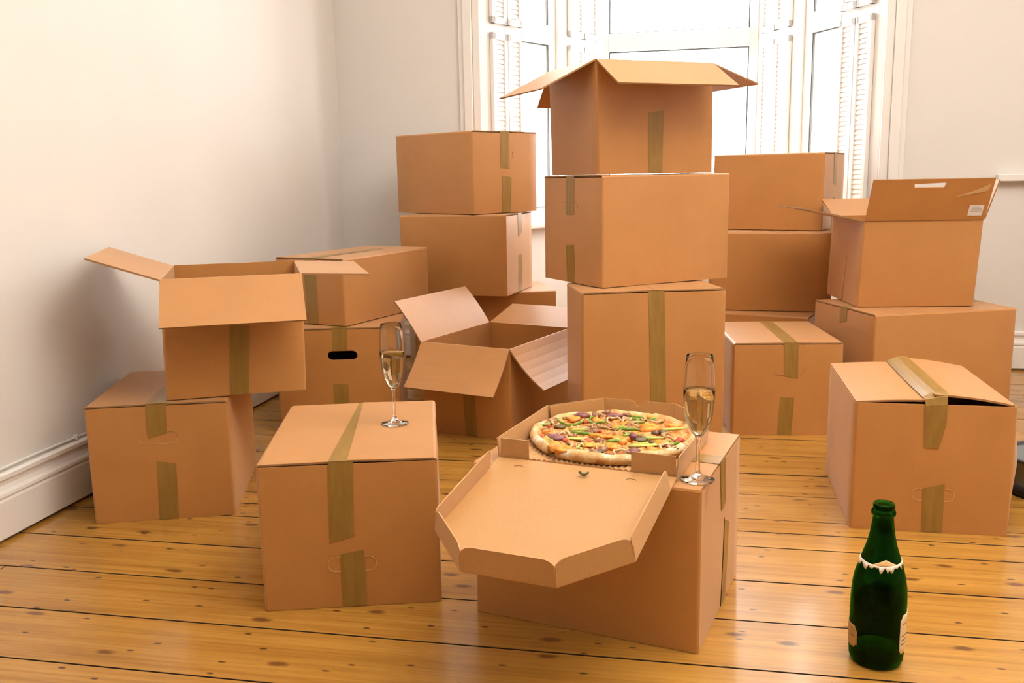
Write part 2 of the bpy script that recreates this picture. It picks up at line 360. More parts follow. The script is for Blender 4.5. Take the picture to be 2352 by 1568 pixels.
# ---------------------------------------------------------------- cardboard boxes
T_CB = 0.005
class Carton:
    """one carton: Empty at the footprint centre; local x 0..w along the front, y 0..d away, built from the near corner"""
    def __init__(s, label, x, y, yaw, w, d, h, z0, shear=(0, 0), bulge=(.002, .002, .002, .002), group='moving boxes', wall_h=None):
        s.w, s.d, s.h, s.sh, s.bu = w, d, h, shear, bulge
        a = math.radians(yaw); u = Vector((math.cos(a), math.sin(a), 0)); v = Vector((-math.sin(a), math.cos(a), 0))
        c = Vector((x, y, z0)) + u * w / 2 + v * d / 2
        s.o = thing('cardboard_box', label, 'box', c, a, group)
        s.wall_h = h if wall_h is None else wall_h
    def L(s, x, y, z): # local (near-corner) -> Empty space with shear
        k = z / s.h
        return Vector((x - s.w / 2 + s.sh[0] * k, y - s.d / 2 + s.sh[1] * k, z))
    def fp(s, face, t, z, off=0.0):
        """point on a wall: j0 front (y=0), i1 right, j1 back, i0 left; t measured from the near-left as in local coords"""
        W = s.w if face[0] == 'j' else s.d
        b = s.bu[{'j0': 0, 'i1': 1, 'j1': 2, 'i0': 3}[face]] * math.sin(PI * min(max(t / W, 0), 1)) * math.sin(PI * min(max(z / s.h, 0), 1)) + off
        if face == 'j0': return s.L(t, -b, z)
        if face == 'j1': return s.L(t, s.d + b, z)
        if face == 'i0': return s.L(-b, t, z)
        return s.L(s.w + b, t, z)
    def body(s):
        r = 0.006; n = 9; nz = 9; H = s.wall_h
        prof = []   # (face, t, corner offsets)
        def side(face, W, rev):
            for i in range(n + 1):
                t = r + (W - 2 * r) * i / n; prof.append((face, W - t if rev else t, None))
        cs = []
        side('j0', s.w, False); prof.append(('c', (s.w, 0), (-r, r)))
        side('i1', s.d, False); prof.append(('c', (s.w, s.d), (-r, -r)))
        side('j1', s.w, True); prof.append(('c', (0, s.d), (r, -r)))
        side('i0', s.d, True); prof.append(('c', (0, 0), (r, r)))
        K = len(prof); V = []; UV = []
        per = [0]; 
        def P(k, z, ins):
            f, t, e = prof[k]
            if f == 'c':
                q = 0.2929 if not ins else 1.0
                if ins: return s.L(t[0] + (T_CB if e[0] > 0 else -T_CB), t[1] + (T_CB if e[1] > 0 else -T_CB), z)
                return s.L(t[0] + e[0] * q, t[1] + e[1] * q, z)
            W = s.w if f[0] == 'j' else s.d
            if ins: t = T_CB + (t - 0) * (W - 2 * T_CB) / W
            return s.fp(f, t, z, -T_CB if ins else 0.0)
        zs = [H * i / nz for i in range(nz + 1)]
        pv = [P(k, 0.0, False) for k in range(K)]
        acc = [0.0]
        for k in range(1, K + 1): acc.append(acc[-1] + (pv[k % K] - pv[k - 1]).length)
        # duplicate seam column so the UVs stay clean
        KK = K + 1
        for ins in (False, True):
            for iz, z in enumerate(zs):
                zz = max(z, T_CB) if ins else z
                for k in range(KK): V.append(P(k % K, zz, ins)); UV.append((acc[k], z))
        F = []
        nl = len(zs)
        for iz in range(nl - 1):
            for k in range(K):
                a = iz * KK + k; F.append((a, a + 1, a + 1 + KK, a + KK))
                b = nl * KK + iz * KK + k; F.append((b + 1, b, b + KK, b + 1 + KK))
        for k in range(K):
            a = (nl - 1) * KK + k; b = nl * KK + (nl - 1) * KK + k; F.append((a, a + 1, b + 1, b))
        F.append(tuple(k for k in range(K - 1, -1, -1))); F.append(tuple(nl * KK + k for k in range(K)))
        me = mesh('body', V, F, UV); bm = bmesh.new(); bm.from_mesh(me); bmesh.ops.recalc_face_normals(bm, faces=bm.faces)
        for f_ in bm.faces: f_.smooth = len(f_.verts) == 4
        for e in bm.edges:
            if len(e.link_faces) == 2 and e.calc_face_angle(0) > 0.9: e.smooth = False
        bm.to_mesh(me); bm.free()
        s.body_o = obj('body', me, KRAFT, s.o)
        return s
    def slab(s, name, grid, t, mat=KRAFT, parent=None, uvw=(0.3, 0.2), flip=False):
        """thick sheet from a grid of local points [row][col]"""
        R, C = len(grid), len(grid[0]); V = []; UV = []
        def nrm(i, j):
            a = grid[min(i + 1, R - 1)][j] - grid[max(i - 1, 0)][j]; b = grid[i][min(j + 1, C - 1)] - grid[i][max(j - 1, 0)]
            n = b.cross(a); return n.normalized() if n.length > 1e-9 else Vector((0, 0, 1))
        for i in range(R):
            for j in range(C): V.append(grid[i][j]); UV.append((uvw[0] * j / (C - 1), uvw[1] * i / (R - 1)))
        for i in range(R):
            for j in range(C): V.append(grid[i][j] + nrm(i, j) * (-t if flip else t)); UV.append((uvw[0] * j / (C - 1), uvw[1] * i / (R - 1)))
        F = []; M = []; o = R * C
        for i in range(R - 1):
            for j in range(C - 1):
                a = i * C + j; F.append((a, a + 1, a + C + 1, a + C)); M.append(0); F.append((o + a, o + a + C, o + a + C + 1, o + a + 1)); M.append(0)
        ring = [(0, j) for j in range(C)] + [(i, C - 1) for i in range(1, R)] + [(R - 1, j) for j in range(C - 2, -1, -1)] + [(i, 0) for i in range(R - 2, 0, -1)]
        for k in range(len(ring)):
            a = ring[k][0] * C + ring[k][1]; q = ring[(k + 1) % len(ring)]; b = q[0] * C + q[1]
            F.append((a, b, o + b, o + a)); M.append(1)
        me = mesh(name, V, F, UV, mats=M); bm = bmesh.new(); bm.from_mesh(me); bmesh.ops.recalc_face_normals(bm, faces=bm.faces); bm.to_mesh(me); bm.free()
        me.materials.append(mat); me.materials.append(KRAFT_EDGE if mat in (KRAFT, KRAFT_L) else mat)
        return obj(name, me, None, parent or s.o)
    def closed(s, seam='y', lift=(0.0, 0.0), gap=0.0012):
        """two top flaps meeting on a seam along local y or x; rounded folds on the hinge sides"""
        h = s.h; r = 0.007; hb = s.wall_h
        for side in (0, 1):
            W, D = (s.w, s.d) if seam == 'y' else (s.d, s.w)
            half = W / 2 - gap / 2
            pr = [(0.0, hb - 0.002), (0.0, h - r), (r * .3, h - r * .3), (r, h)]
            for i in range(1, 6):
                q = i / 5; pr.append((r + (half - r) * q, h + lift[side] * q * q))
            grid = []
            for (x, z) in pr:
                row = []
                for j in range(7):
                    t = 0.0012 + (D - 0.0024) * j / 6
                    xx = x if side == 0 else W - x
                    row.append(s.L(xx, t, z) if seam == 'y' else s.L(t, xx, z))
                grid.append(row)
            # thickness goes inwards/down
            s.slab('flap', grid, 0.004, uvw=(D, half), flip=((side == 1) == (seam == 'y')))
        return s
    def flap(s, hinge, length, ang, skew=0.0, bend=0.0, mat=None, taper=0.0):
        """open flap hinged on the rim: hinge 'j0','i1','j1','i0'; ang above horizontal, outwards"""
        h = s.h
        a, b = {'j0': ((0, 0), (1, 0)), 'i1': ((1, 0), (1, 1)), 'j1': ((1, 1), (0, 1)), 'i0': ((0, 1), (0, 0))}[hinge]
        A = s.L(a[0] * s.w, a[1] * s.d, h); B = s.L(b[0] * s.w, b[1] * s.d, h); t = (B - A).normalized(); n = Vector((t.y, -t.x, 0)); z = Vector((0, 0, 1))
        Lh = (B - A).length; th = math.radians(ang); grid = []
        for i in range(7):
            q = i / 6; th2 = th + bend * (q - 0.5)
            o = (n * math.cos(th2) + z * math.sin(th2)) * length * q
            row = []
            for j in range(7):
                ss = 0.002 + (Lh - 0.004) * j / 6; ss = Lh / 2 + (ss - Lh / 2) * (1 - taper * q)
                row.append(A + t * (ss + skew * q) + o)
            grid.append(row)
        f = s.slab('flap', grid, 0.0045, uvw=(Lh, length))
        return f, grid
    def patch(s, name, quads, mat=TAPE, off=0.0007, t=0.0004, parent=None):
        """thin sheet stuck on the carton. quads: list of (face, [TL,TR,BR,BL]) pieces, joined into one strip"""
        V = []; F = []; UV = []
        for face, q in quads:
            nx, ny = 4, 8; b = len(V)
            for lay in (off, off + t):
                for iy in range(ny + 1):
                    for ix in range(nx + 1):
                        fx, fy = ix / nx, iy / ny
                        p0 = Vector(q[0]).lerp(Vector(q[1]), fx); p1 = Vector(q[3]).lerp(Vector(q[2]), fx); p = p0.lerp(p1, fy)
                        if face == 'top': V.append(s.L(p.x, p.y, s.h + lay))
                        else: V.append(s.fp(face, p.x, p.y, lay))
                        UV.append((0.05 * fx, fy * (Vector(q[0]) - Vector(q[3])).length))
            n1 = (nx + 1) * (ny + 1)
            for iy in range(ny):
                for ix in range(nx):
                    a = b + iy * (nx + 1) + ix; F.append((a, a + 1, a + nx + 2, a + nx + 1)); a += n1; F.append((a, a + nx + 1, a + nx + 2, a + 1))
            ring = [ix for ix in range(nx + 1)] + [iy * (nx + 1) + nx for iy in range(1, ny + 1)] + [ny * (nx + 1) + ix for ix in range(nx - 1, -1, -1)] + [iy * (nx + 1) for iy in range(ny - 1, 0, -1)]
            for k in range(len(ring)):
                a, c = b + ring[k], b + ring[(k + 1) % len(ring)]; F.append((a, c, c + n1, a + n1))
        me = mesh(name, V, F, UV); bm = bmesh.new(); bm.from_mesh(me); bmesh.ops.recalc_face_normals(bm, faces=bm.faces); bm.to_mesh(me); bm.free()
        return obj(name, me, mat, parent or s.o)
    def outline(s, face, c, w=0.092, h=0.030, part=(0.0, 1.0), line=0.0011, mat=None):
        """perforated hand-hole outline"""
        P = []; r = h / 2; st = w / 2 - r
        for k in range(48):
            a = 2 * PI * k / 48; x = math.cos(a) * r; z = math.sin(a) * r
            P.append((c[0] + x + (st if x >= 0 else -st), c[1] + z))
        k0, k1 = int(part[0] * 48), int(part[1] * 48); full = (k1 - k0) >= 48
        idx = list(range(k0, k1 + (0 if full else 1))); V = []; F = []
        for k in idx:
            p = P[k % 48]; d = Vector((p[0] - c[0], p[1] - c[1])); 
            q = Vector(P[(k + 1) % 48]) - Vector(P[(k - 1) % 48]); nn = Vector((q.y, -q.x)).normalized() * line / 2
            for off, sg in ((0.0002, -1), (0.0009, -1), (0.0009, 1), (0.0002, 1)):
                V.append(s.fp(face, p[0] + nn.x * sg, p[1] + nn.y * sg, off))
        m_ = len(idx); R = m_ if full else m_ - 1
        for i in range(R):
            a, b = i * 4, ((i + 1) % m_) * 4
            for j in range(4): F.append((a + j, a + (j + 1) % 4, b + (j + 1) % 4, b + j))
        return obj('hand_hole_outline', mesh('hand_hole_outline', V, F), mat or KRAFT_EDGE, s.o)
CREASE = plain('pale_crease_line', (0.66, 0.43, 0.22), 0.6)
def cut_stadium(o, pts, depth_dir):
    """cut a prism (pts = outline in local coords) out of object o, applied"""
    bm = bmesh.new(); d = Vector(depth_dir)
    lo = [bm.verts.new(p - d) for p in pts]; hi = [bm.verts.new(p + d) for p in pts]; n = len(pts)
    bm.faces.new(lo); bm.faces.new(hi[::-1])
    for i in range(n): bm.faces.new((lo[i], hi[i], hi[(i + 1) % n], lo[(i + 1) % n]))
    bmesh.ops.recalc_face_normals(bm, faces=bm.faces)
    me = bpy.data.meshes.new('cut'); bm.to_mesh(me); bm.free()
    c = bpy.data.objects.new('cut', me); COL.objects.link(c); c.parent = o.parent
    md = o.modifiers.new('cut', 'BOOLEAN'); md.operation = 'DIFFERENCE'; md.object = c; md.solver = 'EXACT'
    bpy.context.view_layer.update()
    ev = o.evaluated_get(bpy.context.evaluated_depsgraph_get()); new = bpy.data.meshes.new_from_object(ev)
    o.modifiers.clear(); o.data = new; bpy.data.objects.remove(c)

G = 'cardboard moving boxes'
E = 0.0030
# -- left pair
Z1 = 0.304
b1 = Carton('closed taped cardboard box on the floor against the left wall, under an open box', -1.067, 2.193, 7.9, .345, .425, Z1, 0, bulge=(.003, .006, 0, 0), wall_h=Z1 - .006, group=G).body().closed('y', (0.001, 0.001))
b1.patch('tape', [('top', [(.148, .40), (.198, .40), (.197, 0), (.147, 0)]), ('j0', [(.147, Z1), (.197, Z1), (.193, .227), (.147, .216)])])
b1.patch('tape', [('j0', [(.164, .156), (.210, .147), (.205, .001), (.158, .001)])])
b1.outline('j0', (.172, .216), .095, .03, (-.05, .30)); b1.outline('j0', (.172, .216), .095, .03, (.55, .98), mat=CREASE)
b2 = Carton('open cardboard box with spread flaps stacked on the box by the left wall', -.878, 2.239, 15.5, .347, .40, .306, Z1 + E, shear=(.008, .004), bulge=(.002, .002, 0, 0), group=G).body()
b2.flap('i0', .175, 20); b2.flap('j0', .160, -40); b2.flap('i1', .172, -3); b2.flap('j1', .170, -62)
b2.patch('tape', [('j0', [(.164, .235), (.214, .235), (.203, .001), (.155, .001)])])
# -- box with the hand hole and the long box on it
Z3 = 0.357
b3 = Carton('cardboard box with a black oval hand hole standing behind the left boxes', -.796, 3.010, 3.0, .414, .330, Z3, 0, wall_h=Z3 - .006, bulge=(.002, .002, 0, 0), group=G).body().closed('y')
pts = []
for k in range(24):
    a = 2 * PI * k / 24; x = math.cos(a) * .0155; z = math.sin(a) * .0155; pts.append(b3.L(.222 + x + (.034 if x >= 0 else -.034), 0, .263 + z))
cut_stadium(b3.body_o, pts, (0, .012, 0))
b3.patch('tape', [('top', [(.190, .30), (.240, .30), (.240, 0), (.190, 0)]), ('j0', [(.190, Z3), (.240, Z3), (.238, .281), (.189, .281)])])
b3.patch('tape', [('j0', [(.186, .166), (.236, .164), (.234, .001), (.185, .001)])])
b4 = Carton('long low cardboard box lying askew on the box with the hand hole', -.560, 3.036, 62.9, .530, .291, .227, Z3 + E, wall_h=.221, bulge=(.003, 0, 0, .002), group=G).body().closed('x')
b4.patch('tape', [('top', [(.0, .16), (.40, .16), (.40, .115), (.0, .115)]), ('i0', [(.115, .227), (.165, .227), (.165, .001), (.115, .001)])])
# -- front box with the left glass
Z5 = 0.305
b5 = Carton('closed taped cardboard box in front carrying a champagne glass', -.505, 1.699, 5.0, .354, .471, Z5, 0, wall_h=Z5 - .006, bulge=(.003, .003, 0, 0), group=G).body().closed('y', (.001, .002))
b5.patch('tape', [('top', [(.168, .470), (.214, .470), (.189, 0), (.140, 0)]), ('j0', [(.140, Z5), (.189, Z5), (.184, .151), (.136, .139)])])
b5.patch('tape', [('j0', [(.156, .114), (.203, .121), (.203, .001), (.155, .001)])])
b5.outline('j0', (.178, .092), .096, .030, mat=CREASE)
# -- open box centre left
b6 = Carton('open cardboard box on the floor with four flaps spread wide', -.006, 2.847, 60.6, .452, .341, .313, 0, shear=(-.032, -.016), bulge=(.002, 0, 0, .002), group=G).body()
b6.flap('i0', .170, -55, bend=.15); b6.flap('j0', .170, -51, bend=.2); b6.flap('j1', .165, 55, bend=-.1); b6.flap('i1', .180, 15)
b6.patch('tape', [('i0', [(.180, .16), (.133, .16), (.134, .001), (.176, .001)])])
# -- stack at the back left of the bay
Z7 = .379
b7 = Carton('cardboard box at the bottom of the stack of three left of the central stack', -.392, 3.647, 10.2, .589, .36, Z7, 0, wall_h=Z7 - .006, group=G).body().closed('x')
Z8 = Z7 + E + .319
b8 = Carton('middle cardboard box of the stack of three left of the central stack', -.016, 3.567, 72.3, .358, .452, .319, Z7 + E, wall_h=.313, group=G).body().closed('y')
b8.patch('tape', [('top', [(.155, .45), (.205, .45), (.205, 0), (.155, 0)]), ('j0', [(.157, .319), (.207, .319), (.207, .24), (.158, .225)])])
b8.patch('tape', [('j0', [(.155, .149), (.205, .151), (.205, .001), (.157, .001)])])
b9 = Carton('top cardboard box of the stack of three left of the central stack', -.142, 3.601, 44.5, .362, .481, .322, Z8 + E, wall_h=.316, bulge=(.002, .002, 0, .003), group=G).body().closed('y', (.002, .002))
b9.patch('tape', [('top', [(.152, .48), (.202, .48), (.202, 0), (.152, 0)]), ('j0', [(.152, .322), (.202, .322), (.201, .174), (.150, .178)])])
b9.patch('tape', [('j0', [(.158, .147), (.210, .141), (.206, .001), (.159, .001)])])
b9.outline('j0', (.175, .230), .095, .03, (-.15, .15))
# -- central stack
Z10 = .513
b10 = Carton('tall cardboard box at the foot of the central stack behind the pizza', .206, 2.617, 6.3, .432, .262, Z10, 0, wall_h=Z10 - .006, bulge=(.004, .003, 0, .003), group=G).body().closed('y', (.002, .002))
b10.patch('tape', [('top', [(.195, .26), (.243, .26), (.244, 0), (.196, 0)]), ('j0', [(.196, Z10), (.244, Z10), (.256, .03), (.208, .03)])])
Z11 = Z10 + E + .331
b11 = Carton('wide cardboard box in the middle of the central stack, turned on the tall one', .272, 2.701, 26.9, .478, .352, .331, Z10 + E, wall_h=.325, bulge=(.002, 0, 0, .003), group=G).body().closed('x', (.002, .001))
b11.patch('tape', [('top', [(0, .205), (.478, .205), (.478, .156), (0, .156)]), ('i0', [(.205, .331), (.156, .331), (.156, .212), (.205, .210)])])
b11.patch('tape', [('i0', [(.206, .116), (.157, .119), (.155, .001), (.202, .001)])])
b11.outline('i0', (.184, .235), .100, .03, (.22, .52))
b12 = Carton('open cardboard box on top of the central stack, flaps hanging outwards', .267, 2.770, 21.5, .404, .338, .330, Z11 + E, shear=(-.020, -.023), bulge=(.002, .002, 0, .002), group=G).body()
b12.flap('j0', .158, -30); b12.flap('i0', .185, -27, -.02); b12.flap('i1', .172, -20, -.01); b12.flap('j1', .160, -40, -.01)
b12.patch('tape', [('j0', [(.172, .180), (.225, .187), (.221, .001), (.171, .001)])])
# -- stack at the back right
Z13 = .290
b13 = Carton('cardboard box at the bottom of the stack of three right of the central stack', .735, 3.717, -29.8, .480, .350, Z13, 0, wall_h=Z13 - .006, group=G).body().closed('x')
Z14 = Z13 + E + .317
b14 = Carton('middle cardboard box of the stack of three right of the central stack', .812, 3.721, -15.7, .480, .350, .317, Z13 + E, wall_h=.311, group=G).body().closed('x')
b15 = Carton('top cardboard box of the stack of three right of the central stack', 1.247, 3.654, 58.2, .363, .453, .308, Z14 + E, wall_h=.302, group=G).body().closed('y', (.001, .001))
b15.patch('tape', [('top', [(.158, .45), (.208, .45), (.208, 0), (.158, 0)]), ('j0', [(.158, .308), (.208, .308), (.206, .172), (.160, .183)])])
b15.patch('tape', [('j0', [(.158, .13), (.206, .12), (.205, .001), (.157, .001)])])
# -- square taped box on the floor right of the centre
Z16 = .306
b16 = Carton('cardboard box with a taped lid standing right of the tall central box', .716, 2.886, -3.9, .349, .435, Z16, 0, wall_h=Z16 - .006, bulge=(.002, 0, 0, .004), group=G).body().closed('y', (.001, .001))
b16.patch('tape', [('top', [(.167, .434), (.212, .434), (.205, 0), (.159, 0)]), ('j0', [(.159, Z16), (.205, Z16), (.208, .189), (.163, .197)])])
b16.patch('tape', [('j0', [(.153, .128), (.198, .125), (.193, .001), (.148, .001)])])
b16.outline('j0', (.180, .215), .092, .03, (.5, 1.05))
# -- right pair
Z17 = .379
b17 = Carton('long cardboard box on the floor at the right carrying an open box', 1.196, 2.952, 10.2, .526, .395, Z17, 0, wall_h=Z17 - .006, bulge=(.003, 0, 0, .003), group=G).body().closed('x', (.001, .001))
b17.patch('tape', [('top', [(0, .219), (.526, .219), (.526, .171), (0, .171)]), ('i0', [(.219, Z17), (.171, Z17), (.169, .334), (.214, .320)])])
b18 = Carton('open cardboard box with an upright front flap standing on the long box at the right', 1.198, 3.122, -3.1, .396, .365, .299, Z17 + E, shear=(.003, -.025), bulge=(.002, .002, 0, .003), group=G).body()
ff, gr = b18.flap('j0', .150, 65)
def on_flap(g, fx, fy, off=0.0):
    A, B, C_, D_ = g[0][0], g[0][-1], g[-1][-1], g[-1][0]
    p = A.lerp(B, fx).lerp(D_.lerp(C_, fx), fy); n = (B - A).cross(D_ - A).normalized()
    return p + n * off, n
q = [on_flap(gr, fx, fy)[0] for fx, fy in ((.352, .80), (.595, .80), (.605, .915), (.345, .885))]
cut_stadium(ff, q, on_flap(gr, .5, .5)[1] * .012)
b18.flap('i0', .205, 12.5); b18.flap('i1', .135, 72.5); b18.flap('j1', .170, 20)
LABELW = plain('white_paper_label', (0.80, 0.77, 0.76), 0.6)
def flap_patch(name, fx0, fx1, fy0, fy1, mat, parent, offs=(-0.0008, -0.0003), skew=0.0):
    v = []
    for o_ in offs:
        for fx, fy in ((fx0, fy0), (fx1, fy0), (fx1 + skew, fy1), (fx0 + skew, fy1)): v.append(on_flap(gr, fx, fy, o_)[0])
    m = MB(); m.hexa(v); return m.build(name, mat, parent)
sgn = 1
# which side of the sheet faces the viewer
nfl = on_flap(gr, .5, .5)[1]; outer = nfl.dot(Vector((0, -1, 0))) > 0
OFF = (0.0052, 0.0058) if outer else (-0.0008, -0.0002)
lb = flap_patch('address_label', .845, .965, .10, .36, LABELW, ff, OFF)
PRINT = plain('grey_print', (0.45, 0.43, 0.42), 0.7)
OF2 = (OFF[1], OFF[1] + .0003) if outer else (OFF[0] - .0003, OFF[0])
for fx0, fx1, fy in ((.875, .93, .30), (.868, .95, .25), (.862, .953, .20)):
    flap_patch('print_line', fx0, fx1, fy, fy + .022, PRINT, ff, OF2)
m = MB(); v = []
for o_ in OFF:
    for fx, fy in ((.70, .55), (.96, .70), (.975, .88), (.86, .72)): v.append(on_flap(gr, fx, fy, o_)[0])
m.hexa(v); m.build('tape', plain('clear_tape', (0.62, 0.40, 0.19), 0.25), ff)
v = []
for off in (.0003, .001):
    v += [b18.fp('i0', t, z, off) for t, z in ((.160, .002), (.172, .002), (.1445, .170), (.1432, .170))]
m = MB(); m.hexa([v[0], v[1], v[2], v[3], v[4], v[5], v[6], v[7]]); m.build('tear', KRAFT_EDGE, b18.o)
# -- half closed box at the right front
Z19 = .311
b19 = Carton('bulging cardboard box with a half raised taped lid behind the bottle', .807, 2.078, -11.7, .351, .444, Z19, 0, bulge=(.003, .062, 0, .003), group=G).body()
def sag(x0, z0, x1, z1, bow, y0, y1):
    g = []
    for i in range(9):
        q = i / 8; row = []
        for j in range(9):
            t = j / 8; row.append(b19.L(x0 + (x1 - x0) * q, y0 + (y1 - y0) * t, Z19 + z0 + (z1 - z0) * q + bow * math.sin(PI * q)))
        g.append(row)
    return g
b19.slab('flap', sag(.001, .003, .176, .011, .002, .003, .442), .0045, uvw=(.44, .175), flip=False)
b19.slab('flap', sag(.345, .004, .172, .025, .004, .003, .442), .0045, uvw=(.44, .175), flip=True)
tp = []
for (yy, xa, za, xb, zb) in ((.443, .15, .0135, .203, .0268), (.30, .148, .0135, .203, .0268), (.15, .148, .0138, .203, .0270), (.02, .150, .0138, .203, .0268), (.0, .152, .012, .201, .022), (-.004, .153, -.002, .200, .004), (-.004, .154, -.05, .200, -.045), (-.004, .155, -.103, .187, -.104)):
    tp.append([b19.L(xa + (xb - xa) * k / 4, yy, Z19 + za + (zb - za) * k / 4 + (.006 * math.sin(PI * k / 4) if yy > 0 else 0)) for k in range(5)])
b19.slab('tape', tp, .0004, TAPE, uvw=(.05, .5))
b19.patch('tape', [('j0', [(.158, .109), (.206, .123), (.208, .001), (.162, .001)])])
b19.outline('j0', (.182, .094), .093, .03, mat=CREASE)
# -- box under the pizza
Z20 = .309
b20 = Carton('cardboard box on the floor in front carrying the open pizza box', .324, 1.504, 65.8, .372, .443, Z20, 0, wall_h=Z20 - .006, bulge=(.002, 0, 0, .002), group=G).body().closed('y', (.0, .0))
b20.patch('tape', [('top', [(.155, .443), (.203, .443), (.200, 0), (.150, 0)]), ('j0', [(.160, Z20), (.210, Z20), (.218, .215), (.170, .210)])])
b20.patch('tape', [('j0', [(.205, .18), (.252, .16), (.240, .001), (.198, .001)])])
v = []
for off in (.0003, .0012):
    v += [b20.fp('j0', t, z, off) for t, z in ((.1955, .002), (.1972, .002), (.2040, .185), (.2020, .185))]
m = MB(); m.hexa(v); m.build('slit_shade', DARK, b20.o)  # dark strip laid on the face, painting the shade inside a slit

# ---------------------------------------------------------------- pizza box
PX, PY, PYAW, PW, PS, PD, PC, LT = -.0298, 1.6903, -.4133, .3485, .268, .372, .094, math.radians(10.5)
PZ = Z20 + .0012
pizza_box = thing('pizza_box', 'open brown cardboard pizza box with its lid folded down towards the viewer', 'pizza box', (PX, PY, PZ), PYAW)
def sheet(name, pts, t, up, mat=KRAFT_L, parent=pizza_box, uvs=None):
    """thick sheet from a planar polygon"""
    n = len(pts); up = Vector(up).normalized(); v = [Vector(p) for p in pts] + [Vector(p) + up * t for p in pts]
    f = [tuple(range(n)), tuple(range(2 * n - 1, n - 1, -1))] + [(i, n + i, n + (i + 1) % n, (i + 1) % n) for i in range(n)]
    me = mesh(name, v, f, [(q.x, q.y) for q in v]); bm = bmesh.new(); bm.from_mesh(me); bmesh.ops.recalc_face_normals(bm, faces=bm.faces); bm.to_mesh(me); bm.free()
    return obj(name, me, mat, parent)
TH = .0025
poly = [(0, 0), (PW, 0), (PW, PS), (PW - PC, PD), (PC, PD), (0, PS)]
tray = sheet('tray_base', [(x, y, 0) for x, y in poly], TH, (0, 0, 1))
RH = .041
def wall_panel(name, a, b, hgt, lean, upv=Vector((0, 0, 1)), inward=None, round_r=0.0, notch=None, z0=TH, xf=None, mat=KRAFT_L, top0=0.0, top1=0.0):
    """upright strip between a and b; lean = outward shift of its top"""
    A, B = Vector((*a, 0)), Vector((*b, 0)); t = (B - A).normalized(); L = (B - A).length; out = Vector((t.y, -t.x, 0))
    prof = []
    if round_r:
        for k in range(9):
            q = PI / 2 * k / 8; prof.append((round_r - round_r * math.cos(q) , hgt - round_r * .8 + round_r * .8 * math.sin(q)))
        pr = [(0, 0)] + prof + [(L - x, z) for x, z in prof[::-1]] + [(L, 0)]
    elif notch:
        c, r = notch; pr = [(0, 0), (0, hgt), (c - r * 1.4, hgt)]
        for k in range(9):
            q = PI * k / 8; pr.append((c - r * math.cos(q), hgt - .002 - r * math.sin(q)))
        pr += [(c + r * 1.4, hgt), (L, hgt), (L, 0)]
    else: pr = [(0, 0), (top0, hgt), (L - top1, hgt), (L, 0)]
    P = [A + t * x + out * lean * z / hgt + Vector((0, 0, z0 + z)) for x, z in pr]
    if xf: P = [xf(p) for p in P]
    n = (P[1] - P[0]).cross(P[-1] - P[0]).normalized()
    return sheet(name, P, TH, n, mat)
P_ = poly
wall_panel('side_wall', P_[1], P_[2], RH, .004); wall_panel('side_wall', P_[2], P_[3], RH, .004)
wall_panel('back_wall', P_[3], P_[4], RH, .004, notch=((PW - 2 * PC) / 2, .011))
wall_panel('side_wall', P_[4], P_[5], RH, .004); wall_panel('side_wall', P_[5], P_[0], RH, .004)
# corner gusset on the left chamfer, front stubs either side of the opening
wall_panel('gusset', (PC - .004, PD - .006), (.006, PS - .003), RH - .001, .002, top0=-.002, top1=-.002)
wall_panel('front_stub', (.004, .003), (.062, .003), RH, .0)
wall_panel('front_stub', (PW - .085, .003), (PW - .003, .003), RH, .0)
# lid, hinged on the front edge and sloping down
cl, sl = math.cos(LT), math.sin(LT)
def lx(p):   # lid-plane coords (x, y forward, z up from the lid) -> local
    return Vector((p.x, -p.y * cl + p.z * -sl * -1 * 0 - p.z * sl * 1.0, .004 - p.y * sl + p.z * cl))
lpoly = [(0, 0), (PW, 0), (PW, PS), (PW - PC, PD - .008), (PC, PD - .008), (0, PS)]
lid = sheet('lid', [lx(Vector((x, y, 0))) for x, y in lpoly], TH, (0, -sl, cl))
LH = .040
def lid_wall(a, b, r=.012, off=0.0): return wall_panel('lid_wall', b, a, LH, .006, round_r=r, xf=lx)
q = lpoly
lid_wall((PW, .045), q[2]); lid_wall(q[2], q[3], .022); lid_wall(q[3], q[4], .022); lid_wall(q[4], q[5], .022); lid_wall(q[5], (0, .045), .012)
# half-moon cuts in the lid next to the hinge
for cx in (.055, PW - .075):
    V = []
    for k in range(9):
        a = PI * k / 8
        for rr, zz in ((.0095, .0002), (.0082, .0002), (.0082, .0009), (.0095, .0009)):
            V.append(lx(Vector((cx + rr * math.cos(a), .030 - rr * .55 * math.sin(a), TH + zz))))
    F = [tuple(4 * k + c for c in (j, (j + 1) % 4)) + tuple(4 * (k + 1) + c for c in ((j + 1) % 4, j)) for k in range(8) for j in range(4)]
    obj('tuck_slot', mesh('tuck_slot', V, F), KRAFT_EDGE, pizza_box)
# corrugated sheet under the pizza
V = []; F = []; nx = 120
for i in range(nx + 1):
    x = .014 + (PW - .028) * i / nx; z = .0022 + .0016 * (1 + math.sin(i * PI * 2 / 4 * 1.0 + .4))
    f_ = min(x, PW - x); ymax = PS + (PD - PS) * min(f_ / PC, 1.0) - .014
    V += [(x, .010, z + TH), (x, ymax, z + TH), (x, ymax, TH + .0004), (x, .010, TH + .0004)]
for i in range(nx):
    a = 4 * i
    for j in range(4): F.append((a + j, a + (j + 1) % 4, a + 4 + (j + 1) % 4, a + 4 + j))
F += [(0, 3, 2, 1), (4 * nx, 4 * nx + 1, 4 * nx + 2, 4 * nx + 3)]
liner = obj('corrugated_liner', mesh('corrugated_liner', V, F), make_kraft('liner_kraft', (.55, .30, .115), (.62, .36, .15), True), pizza_box)

